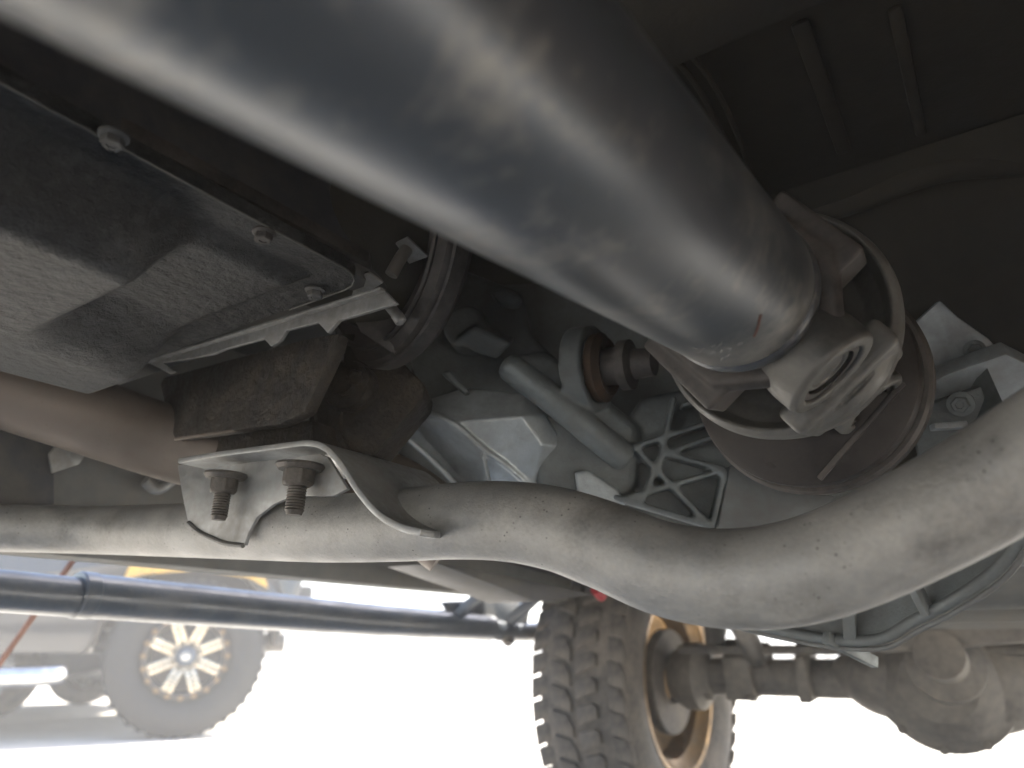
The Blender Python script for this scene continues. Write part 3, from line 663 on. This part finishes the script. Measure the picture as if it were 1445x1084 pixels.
# spring perch, link brackets and steering rods
for x_, w_ in ((-.70, .07), (-.52, .03)):
    prism('axle_bracket', [Vector((x_, YAx-.06, .37)), Vector((x_, YAx-.07, .47)), Vector((x_, YAx-.02, .52)), Vector((x_, YAx+.05, .50)), Vector((x_, YAx+.06, .38))], (w_, 0, 0), 'axle', axl, .006)
tube('tie_rod', [Vector((-.80, YAx-.10, .492)), Vector((.6, YAx-.10, .492))], .011, 'axle', axl, smooth=False)
for x_ in (-.74, -.63): bolt('bracket_bolt', Vector((x_, YAx-.06, .384)), (0, 0, -1), .012, 'axle', axl)
# control arms, dampers
ca_ = thing('control_arm', 'grey control arm rising from axle to the rail', 'control arm', (-.45, 1.7, .5))
tube('arm_tube', [Vector((-.62, YAx-.02, .47)), Vector((-.52, 1.5, .62))], .026, 'axle', ca_, smooth=False)
lathe('bush', [(0, -.03), (.035, -.03), (.035, .03), (0, .03)], Vector((-.62, YAx-.02, .475)), (1, 0, 0), 'rubber', ca_, 24)
sh = thing('shock_absorber', 'damper with small red bush beside the front tyre top', 'shock absorber', (-.72, 1.98, .6))
tube('damper_body', [Vector((-.72, 2.0, .49)), Vector((-.69, 2.02, .95))], .026, 'axle', sh, smooth=False)
tube('red_bush', [PX(840, 832, -.80), PX(850, 842, -.80)], .011, 'red', sh, smooth=False)
tube('coil_spring', [Vector((-.60+math.cos(t*.55)*.06, 2.05+math.sin(t*.55)*.06, .53+t*.0042)) for t in range(0, 80)], .008, 'axle', sh, n=2, seg=10)
prism('lower_link_plate', [ay(1200, 850, 1.72), ay(1330, 842, 1.72), ay(1480, 835, 1.72), ay(1480, 905, 1.72), ay(1240, 922, 1.72)], (0, .05, 0), 'axle', axl, .01)

# ================================================================ parked black pickup
def at_pick(o, loc, rz):
    o.location = loc; o.rotation_euler = (0, 0, rz)
# local frame: x along the truck to its front (right in view), -y towards the viewer, origin on ground below the wheel
pk = thing('pickup_truck', 'black pickup with spoked machined wheel parked at far left', 'pickup truck', (0, 0, 0))
def car_wheel(parent, c, Rt, hw, detail=True, side=-1):
    c = Vector(c); yv = Vector((0, side, 0))
    w = lathe('wheel', tyre_profile(Rt, hw, Rt*.53), c, (0, 1, 0), 'clean_rubber', parent, 64)
    bm = bmesh.new()
    for k in range(40):
        a = 2*math.pi*k/40
        for s in (-1, 1):
            p = c+Vector((math.cos(a)*(Rt-.004), s*hw*.62, math.sin(a)*(Rt-.004))); t = Vector((-math.sin(a), 0, math.cos(a)))
            bar('', p-t*.016, p+t*.016, .10*hw*8, .012, '', up=Vector((math.cos(a), 0, math.sin(a))), bmin=bm)
    finish(bm, 'tread', 'clean_rubber', w, .002)
    s = side*hw
    lathe('rim', [(Rt*.53, s*.80), (Rt*.53, s*.98), (Rt*.50, s*1.0), (Rt*.46, s*.92), (Rt*.44, s*.3), (0, s*.25)], c, (0, 1, 0), 'rimdark', w, 60)
    if detail:
        for k in range(8):
            a = R(45*k+22); u = Vector((math.cos(a), 0, math.sin(a))); t = Vector((-math.sin(a), 0, math.cos(a)))
            for q in (-1, 1):
                bar('spoke', c+yv*hw*.72+u*.05+t*q*.016, c+yv*hw*.90+u*Rt*.47+t*q*.017, .026, .03, 'machface', w, up=yv, bevel=.003)
        for k in range(20):
            a = R(18*k); bolt('rim_bolt', c+yv*hw*1.0+Vector((math.cos(a), 0, math.sin(a)))*Rt*.515, yv, .010, 'gold', w)
        lathe('hub_cap', [(0, .10), (.038, .10), (.052, .085), (.062, 0), (.085, -.02), (0, -.02)], c+yv*hw*.78, yv, 'blue', w, 32)
        lathe('hub_badge', [(0, 0), (.026, 0), (.026, .006), (0, .008)], c+yv*(hw*.78+.10), yv, 'chrome', w, 24)
    return w
PR = .445
car_wheel(pk, (0, 0, PR), PR, .14)
car_wheel(pk, (0, 1.72, PR), PR, .14, False, 1)
car_wheel(pk, (-3.5, 0, PR), PR, .14, False)
# body side with a real wheel arch
def side_poly():
    P = [(-4.6, .62), (-3.99, .62)]
    for k in range(9): a = math.pi-math.pi*k/8; P.append((-3.5+math.cos(a)*.50, .50+math.sin(a)*.50))
    P += [(-3.0, .46), (-.56, .46)]
    for k in range(11): a = math.pi-math.pi*k/10; P.append((math.cos(a)*.52, .50+math.sin(a)*.52))
    P += [(.54, .62), (.60, .76), (.66, 1.0), (.62, 1.18), (-.9, 1.26), (-1.0, 1.26), (-4.6, 1.26)]
    return P
prism('body_side', [Vector((x, -.10, z)) for x, z in side_poly()], (0, 1.92, 0), 'blackpaint', pk, .02)
prism('cab', [Vector((-1.0, -.02, 1.26)), Vector((-1.6, .08, 1.82)), Vector((-2.9, .08, 1.86)), Vector((-3.15, -.02, 1.26))], (0, 1.75, 0), 'blackpaint', pk, .03)
prism('side_window', [Vector((-1.2, -.03, 1.32)), Vector((-1.68, .03, 1.74)), Vector((-2.8, .03, 1.76)), Vector((-2.95, -.03, 1.32))], (0, .05, 0), 'glass', pk, .004)
tube('running_board', [Vector((-.62, -.17, .355)), Vector((-.68, -.20, .35)), Vector((-1.0, -.22, .345)), Vector((-3.0, -.22, .345))], .052, 'chrome', pk, seg=24)
for x_ in (-1.1, -2.7): bar('step_arm', (x_, -.2, .35), (x_, .3, .5), .05, .02, 'rimdark', pk)
tube('chassis_beam', [Vector((-4.4, .35, .52)), Vector((.6, .35, .52))], .06, 'rimdark', pk, smooth=False, seg=8)
tube('axle_beam', [Vector((0, .1, PR)), Vector((0, 1.65, PR))], .06, 'rimdark', pk, smooth=False, seg=20)
tube('spring', [Vector((math.cos(t*.5)*.07, .32+math.sin(t*.5)*.07, .55+t*.0045)) for t in range(70)], .011, 'amber', pk, n=2, seg=8)
prism('arch_liner', [Vector((math.cos(math.pi*k/10)*.515, -.095, .50+math.sin(math.pi*k/10)*.515)) for k in range(11)]+[Vector((-math.cos(math.pi*k/10)*.49, -.095, .50+math.sin(math.pi*k/10)*.49)) for k in range(11)], (0, .12, 0), 'rimdark', pk, .003)
prism('wing_flare', [Vector((math.cos(math.pi*k/10)*.58, -.14, .50+math.sin(math.pi*k/10)*.56)) for k in range(1, 10)]+[Vector((-math.cos(math.pi*k/10)*.50, -.14, .50+math.sin(math.pi*k/10)*.50)) for k in range(1, 10)], (0, .06, 0), 'blackpaint', pk, .006)
prism('yellow_glow_panel', [Vector((-.40, -.17, .86)), Vector((-.36, -.17, 1.0)), Vector((-.25, -.17, 1.04)), Vector((.25, -.17, 1.04)), Vector((.36, -.17, .98)), Vector((.42, -.17, .84)), Vector((.30, -.17, .90)), Vector((.0, -.17, .935)), Vector((-.30, -.17, .90))], (0, .02, 0), 'amber', pk, .004)  # added panel, a yellow reflected glow put into its colour
box('inner_arch', (-.54, .22, .60), (.54, 1.5, 1.12), 'rimdark', pk, .02)
box('front_bumper', (.58, .30, .72), (.76, 1.45, .90), 'rimdark', pk, .03)
at_pick(pk, PZ(247, 1040, 0), math.atan2(.0, 1)+AZ+R(22))

# ================================================================ row of parked cars far beyond
def parked_car(paint, label, L=4.4, H=1.45, suv=False):
    t = thing('parked_car', label, 'car', (0, 0, 0), 'cars parked across the bright yard')
    h0 = .95 if suv else .85
    P = [(-L/2, .35), (-L/2, .75), (-L/2+.1, h0), (-L*.34 if not suv else -L*.46, h0+.05), (-L*.22 if not suv else -L*.40, H), (L*.12, H), (L*.26, h0+.05), (L/2-.15, h0-.12), (L/2, .62), (L/2, .35)]
    Q = []
    for wx in (L*.31, -L*.31):
        Q += [(wx+.38, .26)]+[(wx+math.cos(math.pi*k/6)*.36, .32+math.sin(math.pi*k/6)*.36) for k in range(7)]+[(wx-.38, .26)]
    prism('body', [Vector((x, -.88, z)) for x, z in P+Q], (0, 1.76, 0), paint, t, .04)
    g = [(-L*.32 if not suv else -L*.43, h0+.08), (-L*.20 if not suv else -L*.385, H-.08), (L*.11, H-.08), (L*.235, h0+.08)]
    for s, v in ((-.885, .01), (.875, .01)):
        prism('side_window', [Vector((x, s, z)) for x, z in g], (0, v, 0), 'glass', t, 0)
    for wx in (L*.31, -L*.31):
        for s in (-.80, .80):
            w = lathe('wheel', tyre_profile(.33, .11, .20), (wx, s, .33), (0, 1, 0), 'rubber', t, 32)
            sg = 1 if s > 0 else -1
            lathe('rim', [(.205, sg*.09), (.19, sg*.10), (.12, sg*.07), (.05, sg*.08), (0, sg*.09)], (wx, s, .33), (0, 1, 0), 'silver', w, 24)
    for s in (-.6, .6):
        box('headlight', (L/2-.08, s-.16, .58), (L/2+.01, s+.16, .70), 'chrome', t, .01)
        box('tail_light', (-L/2-.01, s-.16, .66), (-L/2+.06, s+.16, .80), 'redlens', t, .01)
    return t
def place(o, px, dist, rz):
    r = ray(px, 912); r.z = 0; r.normalize(); o.location = Vector((r.x, r.y, 0))*dist; o.rotation_euler.z = rz
specs = [('whitepaint', 'white hatchback parked across the yard left of the tyre', 430, 17.6, .5, 4.2, 1.48, False),
         ('silver', 'silver saloon parked across the yard just left of the tyre', 560, 19.6, .45, 4.5, 1.42, False),
         ('whitepaint', 'tall white off-roader parked beyond the end of the side step', 680, 23.0, .6, 4.6, 1.8, True),
         ('silver', 'silver off-roader parked far beyond the front axle', 1080, 20.2, .2, 4.6, 1.75, True),
         ('whitepaint', 'white saloon parked beyond the black pickup at far left', 60, 20.2, .7, 4.5, 1.45, False)]
for paint, lab, px, dist, rz, L, H, suv in specs: place(parked_car(paint, lab, L, H, suv), px, dist, AZ+rz)
# dark off-roader behind the pickup, only its tyre and sill show
dk = parked_car('blackpaint', 'dark off-roader behind the pickup, one tyre showing at left edge', 4.6, 1.8, True)
place(dk, -190, 8.3, AZ+.1)
# boundary wall
w = PD(600, 905, 26)
wl = box('boundary_wall', (-24, -.12, 0), (24, .12, 1.5), 'wallpaint', None, .02, at=(0, 0, 0))
tag(wl, 'long pale boundary wall behind the parked cars', 'wall'); wl.location = (-15, 30, 0); wl.rotation_euler.z = AZ
